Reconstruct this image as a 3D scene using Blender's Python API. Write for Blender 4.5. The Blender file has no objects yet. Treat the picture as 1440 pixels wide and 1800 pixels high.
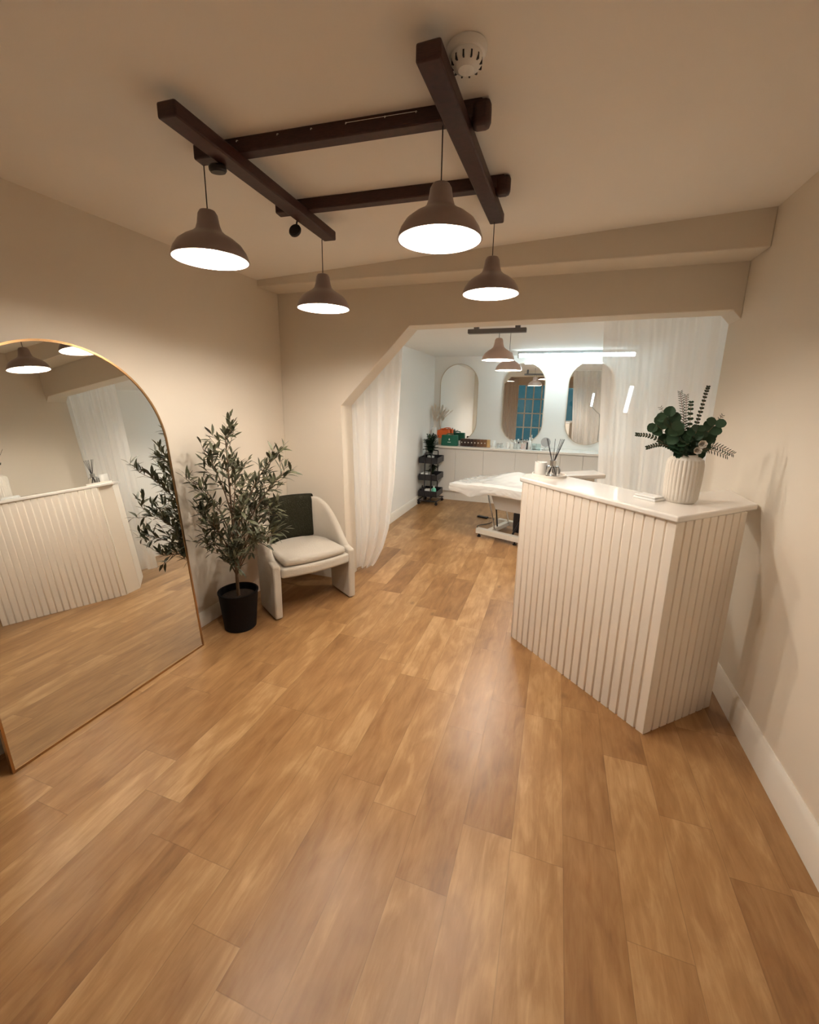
import bpy, bmesh, math, random
from mathutils import Vector, Matrix, noise
random.seed(7)
S = bpy.context.scene
C = S.collection
PI = math.pi

# ------------------------------------------------------------------ camera, world, exposure
cam_d = bpy.data.cameras.new('camera'); cam = bpy.data.objects.new('camera', cam_d); C.objects.link(cam)
S.camera = cam
YAW, PITCH, ROLL, FPX, CY = -0.3254532, -0.2234886, 0.0169793, 751.41, 870.75
_f = Vector((math.sin(YAW)*math.cos(PITCH), math.cos(YAW)*math.cos(PITCH), math.sin(PITCH)))
_r0 = Vector((math.cos(YAW), -math.sin(YAW), 0)); _u0 = _r0.cross(_f)
_r = math.cos(ROLL)*_r0 + math.sin(ROLL)*_u0; _u = -math.sin(ROLL)*_r0 + math.cos(ROLL)*_u0
cam.matrix_world = Matrix(((_r.x, _u.x, -_f.x, 0), (_r.y, _u.y, -_f.y, 0), (_r.z, _u.z, -_f.z, 1.6), (0, 0, 0, 1)))
cam_d.sensor_fit = 'HORIZONTAL'; cam_d.sensor_width = 36.0
cam_d.lens = FPX/1440*36.0
cam_d.shift_y = -(900-CY)/1440
cam_d.clip_start = 0.02
W = bpy.data.worlds.new('dusk_sky'); S.world = W; W.use_nodes = True
W.node_tree.nodes['Background'].inputs[0].default_value = (0.045, 0.16, 0.20, 1)
W.node_tree.nodes['Background'].inputs[1].default_value = 0.5
S.view_settings.view_transform = 'Standard'; S.view_settings.look = 'None'
S.view_settings.gamma = 1; S.view_settings.use_curve_mapping = False
S.view_settings.exposure = 0.56
S.cycles.max_bounces = 14; S.cycles.diffuse_bounces = 8; S.cycles.glossy_bounces = 6
S.cycles.transparent_max_bounces = 16; S.cycles.transmission_bounces = 8
BULB = 420.0          # radiance of the pendant bulbs
BULB_COL = (1.0, 0.905, 0.79)
TUBE = 25.0           # radiance of the tube in the treatment room
TUBE_COL = (0.80, 0.97, 1.0)

# ------------------------------------------------------------------ materials
MATS = {}
def mat(name, col, rough=0.6, metal=0.0, spec=0.5, emit=None, estr=0, trans=0, ior=1.45, bump=0, bscale=60, alpha=None, sheen=0, coat=0):
    if name in MATS: return MATS[name]
    m = bpy.data.materials.new(name); m.use_nodes = True; nt = m.node_tree
    b = nt.nodes['Principled BSDF']
    b.inputs['Base Color'].default_value = (*col, 1); b.inputs['Roughness'].default_value = rough
    b.inputs['Metallic'].default_value = metal; b.inputs['Specular IOR Level'].default_value = spec
    b.inputs['IOR'].default_value = ior
    if trans: b.inputs['Transmission Weight'].default_value = trans
    if emit: b.inputs['Emission Color'].default_value = (*emit, 1); b.inputs['Emission Strength'].default_value = estr
    if sheen: b.inputs['Sheen Weight'].default_value = sheen
    if coat: b.inputs['Coat Weight'].default_value = coat
    if bump:
        tc = nt.nodes.new('ShaderNodeTexCoord'); n = nt.nodes.new('ShaderNodeTexNoise'); n.inputs['Scale'].default_value = bscale
        n.inputs['Detail'].default_value = 5
        bp = nt.nodes.new('ShaderNodeBump'); bp.inputs['Strength'].default_value = bump; bp.inputs['Distance'].default_value = 0.01
        nt.links.new(tc.outputs['Object'], n.inputs['Vector']); nt.links.new(n.outputs['Fac'], bp.inputs['Height']); nt.links.new(bp.outputs['Normal'], b.inputs['Normal'])
    MATS[name] = m
    return m

def mottled(name, c1, c2, scale=3.0, rough=0.7, bump=0.05, bscale=90, **k):
    m = mat(name, c1, rough, bump=bump, bscale=bscale, **k); nt = m.node_tree
    if nt.nodes.get('mix_'): return m
    tc = nt.nodes.new('ShaderNodeTexCoord'); n = nt.nodes.new('ShaderNodeTexNoise'); n.inputs['Scale'].default_value = scale; n.inputs['Detail'].default_value = 6
    mx = nt.nodes.new('ShaderNodeMix'); mx.data_type = 'RGBA'; mx.name = 'mix_'
    mx.inputs[6].default_value = (*c1, 1); mx.inputs[7].default_value = (*c2, 1)
    nt.links.new(tc.outputs['Object'], n.inputs['Vector']); nt.links.new(n.outputs['Fac'], mx.inputs[0])
    nt.links.new(mx.outputs[2], nt.nodes['Principled BSDF'].inputs['Base Color'])
    return m

def floor_material():
    m = bpy.data.materials.new('wood_plank_floor'); m.use_nodes = True; nt = m.node_tree; N = nt.nodes; L = nt.links
    b = N['Principled BSDF']
    def nd(t, **k):
        n = N.new(t)
        for a, v in k.items(): setattr(n, a, v)
        return n
    def mth(op, a, bb=None, c=None):
        n = nd('ShaderNodeMath', operation=op)
        for i, v in enumerate((a, bb, c)):
            if v is None: continue
            if isinstance(v, (int, float)): n.inputs[i].default_value = v
            else: L.new(v, n.inputs[i])
        return n.outputs[0]
    tc = nd('ShaderNodeTexCoord'); sp = nd('ShaderNodeSeparateXYZ'); L.new(tc.outputs['Object'], sp.inputs[0])
    u = mth('DIVIDE', mth('ADD', sp.outputs[0], 0.026), 0.182); row = mth('FLOOR', u)
    wn = nd('ShaderNodeTexWhiteNoise', noise_dimensions='1D'); L.new(row, wn.inputs['W'])
    v = mth('ADD', mth('DIVIDE', sp.outputs[1], 0.74), mth('MULTIPLY', wn.outputs['Value'], 7.3)); colid = mth('FLOOR', v)
    cmb = nd('ShaderNodeCombineXYZ'); L.new(row, cmb.inputs[0]); L.new(colid, cmb.inputs[1])
    wn2 = nd('ShaderNodeTexWhiteNoise', noise_dimensions='3D'); L.new(cmb.outputs[0], wn2.inputs['Vector'])
    # grain coordinates, shifted per plank
    gv = nd('ShaderNodeCombineXYZ')
    L.new(mth('ADD', mth('MULTIPLY', sp.outputs[0], 44.0), mth('MULTIPLY', wn2.outputs['Value'], 91.0)), gv.inputs[0])
    L.new(mth('ADD', mth('MULTIPLY', sp.outputs[1], 6.0), mth('MULTIPLY', wn2.outputs['Value'], 37.0)), gv.inputs[1])
    g1 = nd('ShaderNodeTexNoise'); g1.inputs['Scale'].default_value = 1.0; g1.inputs['Detail'].default_value = 8; g1.inputs['Roughness'].default_value = 0.62; g1.inputs['Distortion'].default_value = 0.9
    L.new(gv.outputs[0], g1.inputs['Vector'])
    gv2 = nd('ShaderNodeCombineXYZ')
    L.new(mth('ADD', mth('MULTIPLY', sp.outputs[0], 13.0), mth('MULTIPLY', wn2.outputs['Value'], 51.0)), gv2.inputs[0])
    L.new(mth('ADD', mth('MULTIPLY', sp.outputs[1], 4.2), mth('MULTIPLY', wn2.outputs['Value'], 17.0)), gv2.inputs[1])
    g2 = nd('ShaderNodeTexNoise'); g2.inputs['Scale'].default_value = 1.0; g2.inputs['Detail'].default_value = 4; g2.inputs['Distortion'].default_value = 0.7
    L.new(gv2.outputs[0], g2.inputs['Vector'])
    # sub-strips inside each plank
    su = mth('FLOOR', mth('DIVIDE', mth('ADD', sp.outputs[0], 0.026), 0.091)); cm3 = nd('ShaderNodeCombineXYZ'); L.new(su, cm3.inputs[0]); L.new(colid, cm3.inputs[1])
    wn3 = nd('ShaderNodeTexWhiteNoise', noise_dimensions='3D'); L.new(cm3.outputs[0], wn3.inputs['Vector'])
    fac = mth('ADD', mth('ADD', mth('MULTIPLY', wn2.outputs['Value'], 0.24), mth('MULTIPLY', g2.outputs['Fac'], 0.56)), mth('MULTIPLY', g1.outputs['Fac'], 0.36))
    fac = mth('ADD', fac, mth('MULTIPLY', wn3.outputs['Value'], 0.10))
    cr = nd('ShaderNodeValToRGB'); L.new(fac, cr.inputs[0])
    e = cr.color_ramp.elements
    e[0].position = 0.30; e[0].color = FLOOR_C[0]
    e[1].position = 0.88; e[1].color = FLOOR_C[3]
    a = e.new(0.50); a.color = FLOOR_C[1]
    a = e.new(0.68); a.color = FLOOR_C[2]
    # knots
    vor = nd('ShaderNodeTexVoronoi'); vor.inputs['Scale'].default_value = 1.0
    kv = nd('ShaderNodeCombineXYZ'); L.new(mth('MULTIPLY', sp.outputs[0], 4.4), kv.inputs[0]); L.new(mth('MULTIPLY', sp.outputs[1], 2.6), kv.inputs[1]); L.new(kv.outputs[0], vor.inputs['Vector'])
    kn = nd('ShaderNodeMapRange'); kn.inputs['From Min'].default_value = 0.02; kn.inputs['From Max'].default_value = 0.10; L.new(vor.outputs['Distance'], kn.inputs['Value'])
    kn.inputs['To Min'].default_value = 0.62
    # seams
    fu = mth('FRACT', u); fv = mth('FRACT', v)
    su_ = mth('MINIMUM', fu, mth('SUBTRACT', 1.0, fu)); sv_ = mth('MINIMUM', fv, mth('SUBTRACT', 1.0, fv))
    seam = mth('MINIMUM', mth('MULTIPLY', su_, 0.182), mth('MULTIPLY', sv_, 0.74))
    mr = nd('ShaderNodeMapRange'); mr.inputs['From Max'].default_value = 0.0022; mr.inputs['To Min'].default_value = 0.72; L.new(seam, mr.inputs['Value'])
    mul = nd('ShaderNodeMix', data_type='RGBA', blend_type='MULTIPLY'); mul.inputs[0].default_value = 1
    L.new(cr.outputs[0], mul.inputs[6]); L.new(mth('MULTIPLY', mr.outputs[0], kn.outputs[0]), mul.inputs[7])
    L.new(mul.outputs[2], b.inputs['Base Color'])
    b.inputs['Specular IOR Level'].default_value = 0.34
    rr = nd('ShaderNodeMapRange'); rr.inputs['To Min'].default_value = 0.26; rr.inputs['To Max'].default_value = 0.42; L.new(g1.outputs['Fac'], rr.inputs['Value']); L.new(rr.outputs[0], b.inputs['Roughness'])
    bp = nd('ShaderNodeBump'); bp.inputs['Strength'].default_value = 0.10; bp.inputs['Distance'].default_value = 0.003
    L.new(mth('ADD', mth('MULTIPLY', g1.outputs['Fac'], 0.6), mr.outputs[0]), bp.inputs['Height']); L.new(bp.outputs[0], b.inputs['Normal'])
    return m
FLOOR_C = [(0.145, 0.070, 0.025, 1), (0.248, 0.127, 0.049, 1), (0.340, 0.190, 0.080, 1), (0.50, 0.320, 0.160, 1)]

def sheer_material(name, col, tr):
    m = bpy.data.materials.new(name); m.use_nodes = True; nt = m.node_tree; N = nt.nodes; L = nt.links
    for n in list(N): N.remove(n)
    out = N.new('ShaderNodeOutputMaterial'); d = N.new('ShaderNodeBsdfDiffuse'); t = N.new('ShaderNodeBsdfTranslucent'); p = N.new('ShaderNodeBsdfTransparent')
    d.inputs[0].default_value = (*col, 1); t.inputs[0].default_value = (*col, 1)
    m1 = N.new('ShaderNodeMixShader'); m1.inputs[0].default_value = 0.5; L.new(d.outputs[0], m1.inputs[1]); L.new(t.outputs[0], m1.inputs[2])
    m2 = N.new('ShaderNodeMixShader'); L.new(m1.outputs[0], m2.inputs[1]); L.new(p.outputs[0], m2.inputs[2])
    tc = N.new('ShaderNodeTexCoord'); w = N.new('ShaderNodeTexNoise'); mp = N.new('ShaderNodeMapping'); mp.inputs['Scale'].default_value = (22, 22, .8)
    L.new(tc.outputs['Object'], mp.inputs[0]); L.new(mp.outputs[0], w.inputs['Vector']); w.inputs['Scale'].default_value = 1
    mr = N.new('ShaderNodeMapRange'); mr.inputs['To Min'].default_value = tr-0.012; mr.inputs['To Max'].default_value = tr+0.012
    L.new(w.outputs['Fac'], mr.inputs['Value']); L.new(mr.outputs[0], m2.inputs[0]); L.new(m2.outputs[0], out.inputs[0])
    return m

def pane_material():
    m = bpy.data.materials.new('window_glass'); m.use_nodes = True; nt = m.node_tree; N = nt.nodes; L = nt.links
    for n in list(N): N.remove(n)
    out = N.new('ShaderNodeOutputMaterial'); g = N.new('ShaderNodeBsdfGlossy'); g.inputs['Roughness'].default_value = 0.02
    p = N.new('ShaderNodeBsdfTransparent'); p.inputs[0].default_value = (0.92, 0.97, 0.97, 1); f = N.new('ShaderNodeFresnel'); f.inputs[0].default_value = 1.5
    mx = N.new('ShaderNodeMixShader'); L.new(f.outputs[0], mx.inputs[0]); L.new(p.outputs[0], mx.inputs[1]); L.new(g.outputs[0], mx.inputs[2]); L.new(mx.outputs[0], out.inputs[0])
    return m

WALL = mottled('warm_wall_paint', (0.695, 0.63, 0.535), (0.725, 0.66, 0.565), 1.3, 0.75, 0.03, 180)
WALL2 = mottled('white_wall_paint', (0.80, 0.79, 0.76), (0.83, 0.82, 0.79), 1.3, 0.75, 0.03, 180)
CEIL = mottled('ceiling_paint', (0.84, 0.80, 0.74), (0.86, 0.82, 0.76), 1.1, 0.85, 0.03, 150)
TRIM = mat('white_gloss_trim', (0.80, 0.76, 0.69), 0.4)
FLOOR = floor_material()
COUNTER = mat('cream_painted_board', (0.86, 0.79, 0.70), 0.42, bump=0.02, bscale=40)
TOP = mat('white_gloss_top', (0.84, 0.80, 0.75), 0.12, coat=0.4)
WHITE = mat('white_plastic', (0.82, 0.82, 0.80), 0.35)
CAB = mat('white_cabinet_board', (0.80, 0.79, 0.76), 0.4)
BLACK = mat('black_metal', (0.012, 0.011, 0.014), 0.4)
BLACKP = mat('black_pot_plastic', (0.002, 0.002, 0.003), 0.7, spec=0.2, bump=0.03, bscale=60)
CHROME = mat('chrome', (0.75, 0.75, 0.76), 0.12, 1.0)
STEEL = mat('brushed_steel', (0.55, 0.54, 0.52), 0.3, 1.0)
GOLD = mat('brushed_gold', (0.45, 0.27, 0.13), 0.3, 1.0)
MIRROR = mat('mirror_silver', (0.86, 0.88, 0.86), 0.0, 1.0)
MIRROR2 = mat('clear_mirror_silver', (0.93, 0.95, 0.95), 0.0, 1.0)
SHEER = sheer_material('sheer_voile', (0.94, 0.91, 0.87), 0.16)
SHEER2 = sheer_material('sheer_voile_thin', (0.94, 0.92, 0.89), 0.22)
PANE = pane_material()
GLASS = mat('clear_glass', (1, 1, 1), 0.02, trans=1.0, ior=1.45)
BOUCLE = mottled('cream_boucle', (0.74, 0.67, 0.57), (0.66, 0.59, 0.49), 140, 0.95, 0.9, 260, sheen=0.3)
def wood_mat():
    m = mat('dark_stained_wood', (0.05, 0.016, 0.012), 0.5, bump=0.05, bscale=30); nt = m.node_tree
    tc = nt.nodes.new('ShaderNodeTexCoord'); mp = nt.nodes.new('ShaderNodeMapping'); mp.inputs['Scale'].default_value = (8, 8, 60); n = nt.nodes.new('ShaderNodeTexNoise')
    cr = nt.nodes.new('ShaderNodeValToRGB'); cr.color_ramp.elements[0].color = (0.022, 0.008, 0.007, 1); cr.color_ramp.elements[1].color = (0.075, 0.026, 0.020, 1)
    nt.links.new(tc.outputs['Object'], mp.inputs[0]); nt.links.new(mp.outputs[0], n.inputs['Vector']); nt.links.new(n.outputs['Fac'], cr.inputs[0]); nt.links.new(cr.outputs[0], nt.nodes['Principled BSDF'].inputs['Base Color'])
    return m
DWOOD = wood_mat()
THROW = mottled('dark_green_knit', (0.010, 0.010, 0.006), (0.036, 0.034, 0.022), 90, 1.0, 1.0, 120, spec=.1)
LEAF = mottled('olive_leaf', (0.035, 0.040, 0.020), (0.125, 0.125, 0.068), 9, 0.45, 0.0)
LEAF2 = mottled('eucalyptus_leaf', (0.012, 0.035, 0.016), (0.03, 0.07, 0.032), 12, 0.5, 0.0)
LEAF3 = mottled('fern_leaf', (0.015, 0.028, 0.012), (0.035, 0.05, 0.022), 12, 0.5, 0.0)
BARK = mottled('brown_bark', (0.11, 0.065, 0.035), (0.19, 0.12, 0.07), 40, 0.8, 0.3, 90)
SOIL = mottled('dark_soil', (0.012, 0.008, 0.006), (0.03, 0.02, 0.014), 60, 0.95, 0.6, 90)

# ------------------------------------------------------------------ mesh helpers
class MB:
    def __init__(s): s.bm = bmesh.new(); s.mats = []
    def box(s, a, b, mi=0, M=None):
        vs = [s.bm.verts.new((x, y, z)) for z in (a[2], b[2]) for y in (a[1], b[1]) for x in (a[0], b[0])]
        if M is not None:
            for v in vs: v.co = M @ v.co
        for f in ((0, 2, 3, 1), (4, 5, 7, 6), (0, 1, 5, 4), (2, 6, 7, 3), (0, 4, 6, 2), (1, 3, 7, 5)):
            fc = s.bm.faces.new([vs[i] for i in f]); fc.material_index = mi
        return s
    def prism(s, pts, z0, z1, mi=0, M=None):     # pts: ccw xy polygon
        lo = [s.bm.verts.new((p[0], p[1], z0)) for p in pts]; hi = [s.bm.verts.new((p[0], p[1], z1)) for p in pts]
        if M is not None:
            for v in lo+hi: v.co = M @ v.co
        n = len(pts); fs = [s.bm.faces.new(lo[::-1]), s.bm.faces.new(hi)]
        for i in range(n): fs.append(s.bm.faces.new((lo[i], lo[(i+1) % n], hi[(i+1) % n], hi[i])))
        for f in fs: f.material_index = mi
        return s
    def tube(s, pts, rad, n=8, mi=0, cap=True):
        pts = [Vector(p) for p in pts]; k = len(pts)
        if not hasattr(rad, '__len__'): rad = [rad]*k
        d = (pts[1]-pts[0]).normalized(); up = Vector((0, 0, 1)) if abs(d.z) < .9 else Vector((1, 0, 0))
        a = d.cross(up).normalized(); rings = []
        for i in range(k):
            t = (pts[min(i+1, k-1)]-pts[max(i-1, 0)]).normalized()
            a = (a - t*a.dot(t)).normalized(); b = t.cross(a)
            rings.append([s.bm.verts.new(pts[i]+rad[i]*(math.cos(2*PI*j/n)*a+math.sin(2*PI*j/n)*b)) for j in range(n)])
        for i in range(k-1):
            for j in range(n):
                f = s.bm.faces.new((rings[i][j], rings[i][(j+1) % n], rings[i+1][(j+1) % n], rings[i+1][j])); f.material_index = mi
        if cap:
            f = s.bm.faces.new(rings[0][::-1]); f.material_index = mi; f = s.bm.faces.new(rings[-1]); f.material_index = mi
        return s
    def lathe(s, prof, n=32, c=(0, 0, 0), mi=0, rfun=None, closed=False, M=None):
        rings = []
        for r, z in prof:
            ring = []
            if r < 1e-6: ring = [s.bm.verts.new((c[0], c[1], c[2]+z))]
            else:
                for j in range(n):
                    a = 2*PI*j/n; rr = r*(rfun(a, z) if rfun else 1); ring.append(s.bm.verts.new((c[0]+rr*math.cos(a), c[1]+rr*math.sin(a), c[2]+z)))
            if M is not None:
                for v in ring: v.co = M @ v.co
            rings.append(ring)
        if closed: rings.append(rings[0])
        for A, B in zip(rings, rings[1:]):
            for j in range(n):
                q = [A[j % len(A)], A[(j+1) % len(A)], B[(j+1) % len(B)], B[j % len(B)]]; u = []
                for v in q:
                    if v not in u: u.append(v)
                if len(u) > 2:
                    f = s.bm.faces.new(u); f.material_index = mi
        return s
    def grid(s, fn, nu, nv, mi=0):
        g = [[s.bm.verts.new(fn(i/nu, j/nv)) for j in range(nv+1)] for i in range(nu+1)]
        for i in range(nu):
            for j in range(nv):
                f = s.bm.faces.new((g[i][j], g[i+1][j], g[i+1][j+1], g[i][j+1])); f.material_index = mi
        return s
    def leaf(s, p, d, ln, w, up=Vector((0, 0, 1)), bend=0.15, mi=0, shape='lance'):
        d = Vector(d).normalized(); sd = d.cross(up)
        if sd.length < .1: sd = d.cross(Vector((1, 0, 0)))
        sd.normalize(); nn = sd.cross(d)
        prof = {'lance': ((0, .08), (.25, .75), (.5, 1), (.78, .7), (1, .03)), 'round': ((0, .15), (.15, .75), (.45, 1.05), (.75, .9), (.93, .5), (1, .08))}[shape]
        rows = []
        for t, ww in prof:
            c = p + d*ln*t - nn*bend*ln*t*t
            rows.append([s.bm.verts.new(c+sd*w*ww*.5+nn*w*.12*ww), s.bm.verts.new(c), s.bm.verts.new(c-sd*w*ww*.5+nn*w*.12*ww)])
        for A, B in zip(rows, rows[1:]):
            for j in (0, 1):
                f = s.bm.faces.new((A[j], A[j+1], B[j+1], B[j])); f.material_index = mi
        return s
    def build(s, name, mats, parent=None, loc=None, rotz=0, bevel=0, bseg=2, sharp=0.6, subsurf=0, solid=0):
        bm = s.bm
        bmesh.ops.recalc_face_normals(bm, faces=bm.faces)
        for f in bm.faces: f.smooth = True
        for e in bm.edges:
            if len(e.link_faces) == 2 and e.calc_face_angle(0) > sharp and not subsurf: e.smooth = False
        me = bpy.data.meshes.new(name); bm.to_mesh(me); bm.free()
        if not isinstance(mats, (list, tuple)): mats = [mats]
        for m in mats: me.materials.append(m)
        o = bpy.data.objects.new(name, me); C.objects.link(o)
        if parent: o.parent = parent
        if loc is not None: o.location = loc
        o.rotation_euler[2] = rotz
        if solid:
            md = o.modifiers.new('thick', 'SOLIDIFY'); md.thickness = solid; md.offset = 0
        if bevel:
            md = o.modifiers.new('bevel', 'BEVEL'); md.width = bevel; md.segments = bseg; md.limit_method = 'ANGLE'
        if subsurf:
            md = o.modifiers.new('sub', 'SUBSURF'); md.levels = subsurf; md.render_levels = subsurf
        return o

def tag(o, label=None, cat=None, group=None, kind=None):
    if label: o['label'] = label
    if cat: o['category'] = cat
    if group: o['group'] = group
    if kind: o['kind'] = kind
    return o
def thing(name, label, cat, loc=(0, 0, 0), rotz=0, group=None):
    o = bpy.data.objects.new(name, None); C.objects.link(o); o.location = loc; o.rotation_euler[2] = rotz; o.empty_display_size = .05
    return tag(o, label, cat, group)
def struct(o): o['kind'] = 'structure'; return o
def dup(root, loc=None, rotz=None, label=None):
    r = root.copy(); C.objects.link(r)
    if loc is not None: r.location = loc
    if rotz is not None: r.rotation_euler[2] = rotz
    if label: r['label'] = label
    for ch in list(root.children):
        c = ch.copy(); C.objects.link(c); c.parent = r
        for g in ch.children:
            d = g.copy(); C.objects.link(d); d.parent = c
    return r
def catmull(ps, n=6):
    ps = [Vector(p) for p in ps]; out = []
    for i in range(len(ps)-1):
        a = ps[max(i-1, 0)]; b = ps[i]; c = ps[i+1]; d = ps[min(i+2, len(ps)-1)]
        for k in range(n):
            t = k/n; out.append(0.5*((2*b)+(-a+c)*t+(2*a-5*b+4*c-d)*t*t+(-a+3*b-3*c+d)*t**3))
    out.append(ps[-1]); return out

# ------------------------------------------------------------------ structure
XL, XR = -2.262, 0.99           # front room side walls
YF, YA, YA2 = -1.7, 3.227, 3.43   # shop front, arch wall front and back face
ARCH_TOP = 2.135
FXL, FXR, YB, FCZ = -1.96, 1.06, 7.0, 2.26
def cz(x): return 2.602+0.044*(x-.99)
struct(MB().box((-2.6, YF-.3, -.1), (2.1, YB+.2, 0)).build('floor', FLOOR))
# ceiling: slopes down slightly to the left
m = MB(); v = []
for (x, y) in ((XL-.15, YF-.2), (XR+.15, YF-.2), (XR+.15, YA+.1), (XL-.15, YA+.1)): v.append((x, y))
lo = [m.bm.verts.new((x, y, cz(x))) for x, y in v]; hi = [m.bm.verts.new((x, y, cz(x)+.12)) for x, y in v]
m.bm.faces.new(lo); m.bm.faces.new(hi[::-1])
for i in range(4): m.bm.faces.new((lo[i], lo[(i+1) % 4], hi[(i+1) % 4], hi[i]))
struct(m.build('ceiling', CEIL))
struct(MB().box((XL-.15, YF-.2, 0), (XL, YA2-.0, 2.75)).build('wall_left', WALL))
struct(MB().box((XR, YF-.2, 0), (XR+.15, YA2, 2.75)).build('wall_right', WALL))
# arch wall with chamfered opening, one prism in XZ pushed along Y
Mxz = Matrix(((1, 0, 0, 0), (0, 0, -1, YA2), (0, 1, 0, 0), (0, 0, 0, 1)))
arch = [(XL, 0), (-1.668, 0), (-1.70, 1.53), (-1.112, 2.13), (.94, 2.15), (XR, 2.095), (XR, 2.75), (XL, 2.75)]
struct(MB().prism(arch, 0, YA2-YA, M=Mxz).build('wall_arch', WALL, bevel=.004))
struct(MB().box((XL, 2.97, 2.412), (XR, YA, 2.75)).build('trim_beam', WALL, bevel=.006))
# treatment room
struct(MB().box((FXL-.15, YA2, 0), (FXL, YB+.15, 2.7)).build('wall_far_left', WALL2))
struct(MB().box((FXR, YA2, 0), (FXR+.15, YB+.15, 2.7)).build('wall_far_right', WALL2))
struct(MB().box((FXL-.15, YB, 0), (FXR+.15, YB+.15, 2.7)).build('wall_back', WALL2))
struct(MB().box((FXL, YA2, FCZ), (FXR, YB, FCZ+.1)).build('ceiling_far', WALL2))
# skirting
def skirting(name, x0, y0, x1, y1, h, nx, ny):
    d = Vector((x1-x0, y1-y0, 0)); L = d.length; d.normalize(); n = Vector((nx, ny, 0))
    prof = [(0, 0), (.018, 0), (.018, h-.03), (.011, h-.012), (.006, h), (0, h)]
    m = MB(); A = [m.bm.verts.new(Vector((x0, y0, 0))+n*a+Vector((0, 0, z))) for a, z in prof]; B = [m.bm.verts.new(v.co+d*L) for v in A]
    m.bm.faces.new(A); m.bm.faces.new(B[::-1])
    for i in range(len(A)): j = (i+1) % len(A); m.bm.faces.new((A[i], A[j], B[j], B[i]))
    struct(m.build(name, TRIM))
skirting('baseboard_right', XR, YF, XR, 3.42, .165, -1, 0)
skirting('baseboard_left', XL, YF, XL, YA, .105, 1, 0)
skirting('baseboard_arch', XL+.02, YA, -1.67, YA, .105, 0, -1)
skirting('baseboard_far_left', FXL, YA2, FXL, 6.57, .12, 1, 0)
skirting('baseboard_far_right', FXR, YA2, FXR, 6.57, .12, -1, 0)

# shop front behind the camera (seen in the treatment-room mirrors)
def front_wall():
    wx0, wx1, dx0, dx1, wz0, wz1 = -1.38, -.05, .12, .90, .18, 2.12
    y0, y1 = YF-.2, YF
    m = MB(); m.box((XL, y0, 0), (wx0, y1, 2.7)); m.box((wx0, y0, 0), (wx1, y1, wz0)); m.box((wx0, y0, wz1), (dx1, y1, 2.7)); m.box((wx1, y0, 0), (dx0, y1, wz1)); m.box((dx1, y0, 0), (XR, y1, 2.7))
    struct(m.build('wall_front', WALL))
    m = MB(); n = 5
    for i in range(n+1):
        x = wx0+(wx1-wx0)*i/n; t = .02; m.box((max(x-t, wx0), y0+.08, wz0), (min(x+t, wx1), y0+.13, wz1))
    for j in range(5):
        z = wz0+(wz1-wz0)*j/4; m.box((wx0, y0+.078, max(z-.02, wz0)), (wx1, y0+.132, min(z+.02, wz1)))
    w = struct(m.build('window_1', TRIM)); MB().box((wx0+.01, y0+.10, wz0+.01), (wx1-.01, y0+.106, wz1-.01)).build('pane', PANE, w)
    m = MB()
    for a, b in (((dx0, 0), (dx0+.09, wz1)), ((dx1-.09, 0), (dx1, wz1)), ((dx0+.09, 0), (dx1-.09, .2)), ((dx0+.09, wz1-.1), (dx1-.09, wz1))):
        m.box((a[0], y0+.08, a[1]), (b[0], y0+.125, b[1]))
    d = struct(m.build('door_1', TRIM)); MB().box((dx0+.085, y0+.10, .195), (dx1-.085, y0+.106, wz1-.095)).build('pane', PANE, d)
    MB().tube([(dx0+.045, y0+.125, 1.0), (dx0+.045, y0+.17, 1.0), (dx0+.045, y0+.17, 1.25), (dx0+.045, y0+.125, 1.25)], .01).build('handle', CHROME, d)
front_wall()

# ------------------------------------------------------------------ wooden ceiling frame
def beam_bar(m, p0, p1, w, h, dz):      # bar along p0-p1 with its underside dz below the sloping ceiling
    a = Vector((p0[0], p0[1], cz(p0[0])-dz)); b = Vector((p1[0], p1[1], cz(p1[0])-dz)); d = (b-a).normalized(); s = d.cross(Vector((0, 0, 1))).normalized()*w/2; u = Vector((0, 0, h))
    v = [m.bm.verts.new(q) for q in (a-s, a+s, a+s+u, a-s+u, b-s, b+s, b+s+u, b-s+u)]
    for f in ((0, 1, 2, 3), (4, 7, 6, 5), (0, 4, 5, 1), (1, 5, 6, 2), (2, 6, 7, 3), (3, 7, 4, 0)): m.bm.faces.new([v[i] for i in f])
fr = thing('ceiling_frame', 'dark stained wooden lattice of four crossed bars fixed under the front ceiling', 'ceiling frame')
def bar(p0, p1, w, h, dz, nm):
    m = MB(); beam_bar(m, p0, p1, w, h, dz); return m.build(nm, DWOOD, fr, bevel=.006)
Lb = ((-1.203, 1.195), (-1.244, 2.275)); Rb = ((-.399, 1.270), (-.372, 2.398))
C1 = ((-1.365, 1.488), (-.318, 1.627)); C2 = ((-1.365, 1.981), (-.308, 2.133))
bar(*Lb, .070, .045, .085, 'long_bar'); bar(*Rb, .070, .045, .085, 'long_bar')
bar(*C1, .054, .050, .048, 'cross_bar'); bar(*C2, .054, .050, .048, 'cross_bar')
for (a_, b_) in (C1, C2):
    d_ = Vector((b_[0]-a_[0], b_[1]-a_[1], 0)).normalized(); e_ = Vector((b_[0], b_[1], 0))
    bar((e_.x-d_.x*.035, e_.y-d_.y*.035), (e_.x+d_.x*.028, e_.y+d_.y*.028), .066, .072, .072, 'end_block').modifiers['bevel'].width = .018
m = MB()
for t in (.18, .33, .45, .57, .70, .80):
    x = C1[0][0]+(C1[1][0]-C1[0][0])*t; y = C1[0][1]+(C1[1][1]-C1[0][1])*t-.033
    z = cz(x)-.012; m.tube([(x, y+.004, z), (x, y-.003, z-.003), (x, y-.005, z-.008)], .0016, 6)
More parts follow.
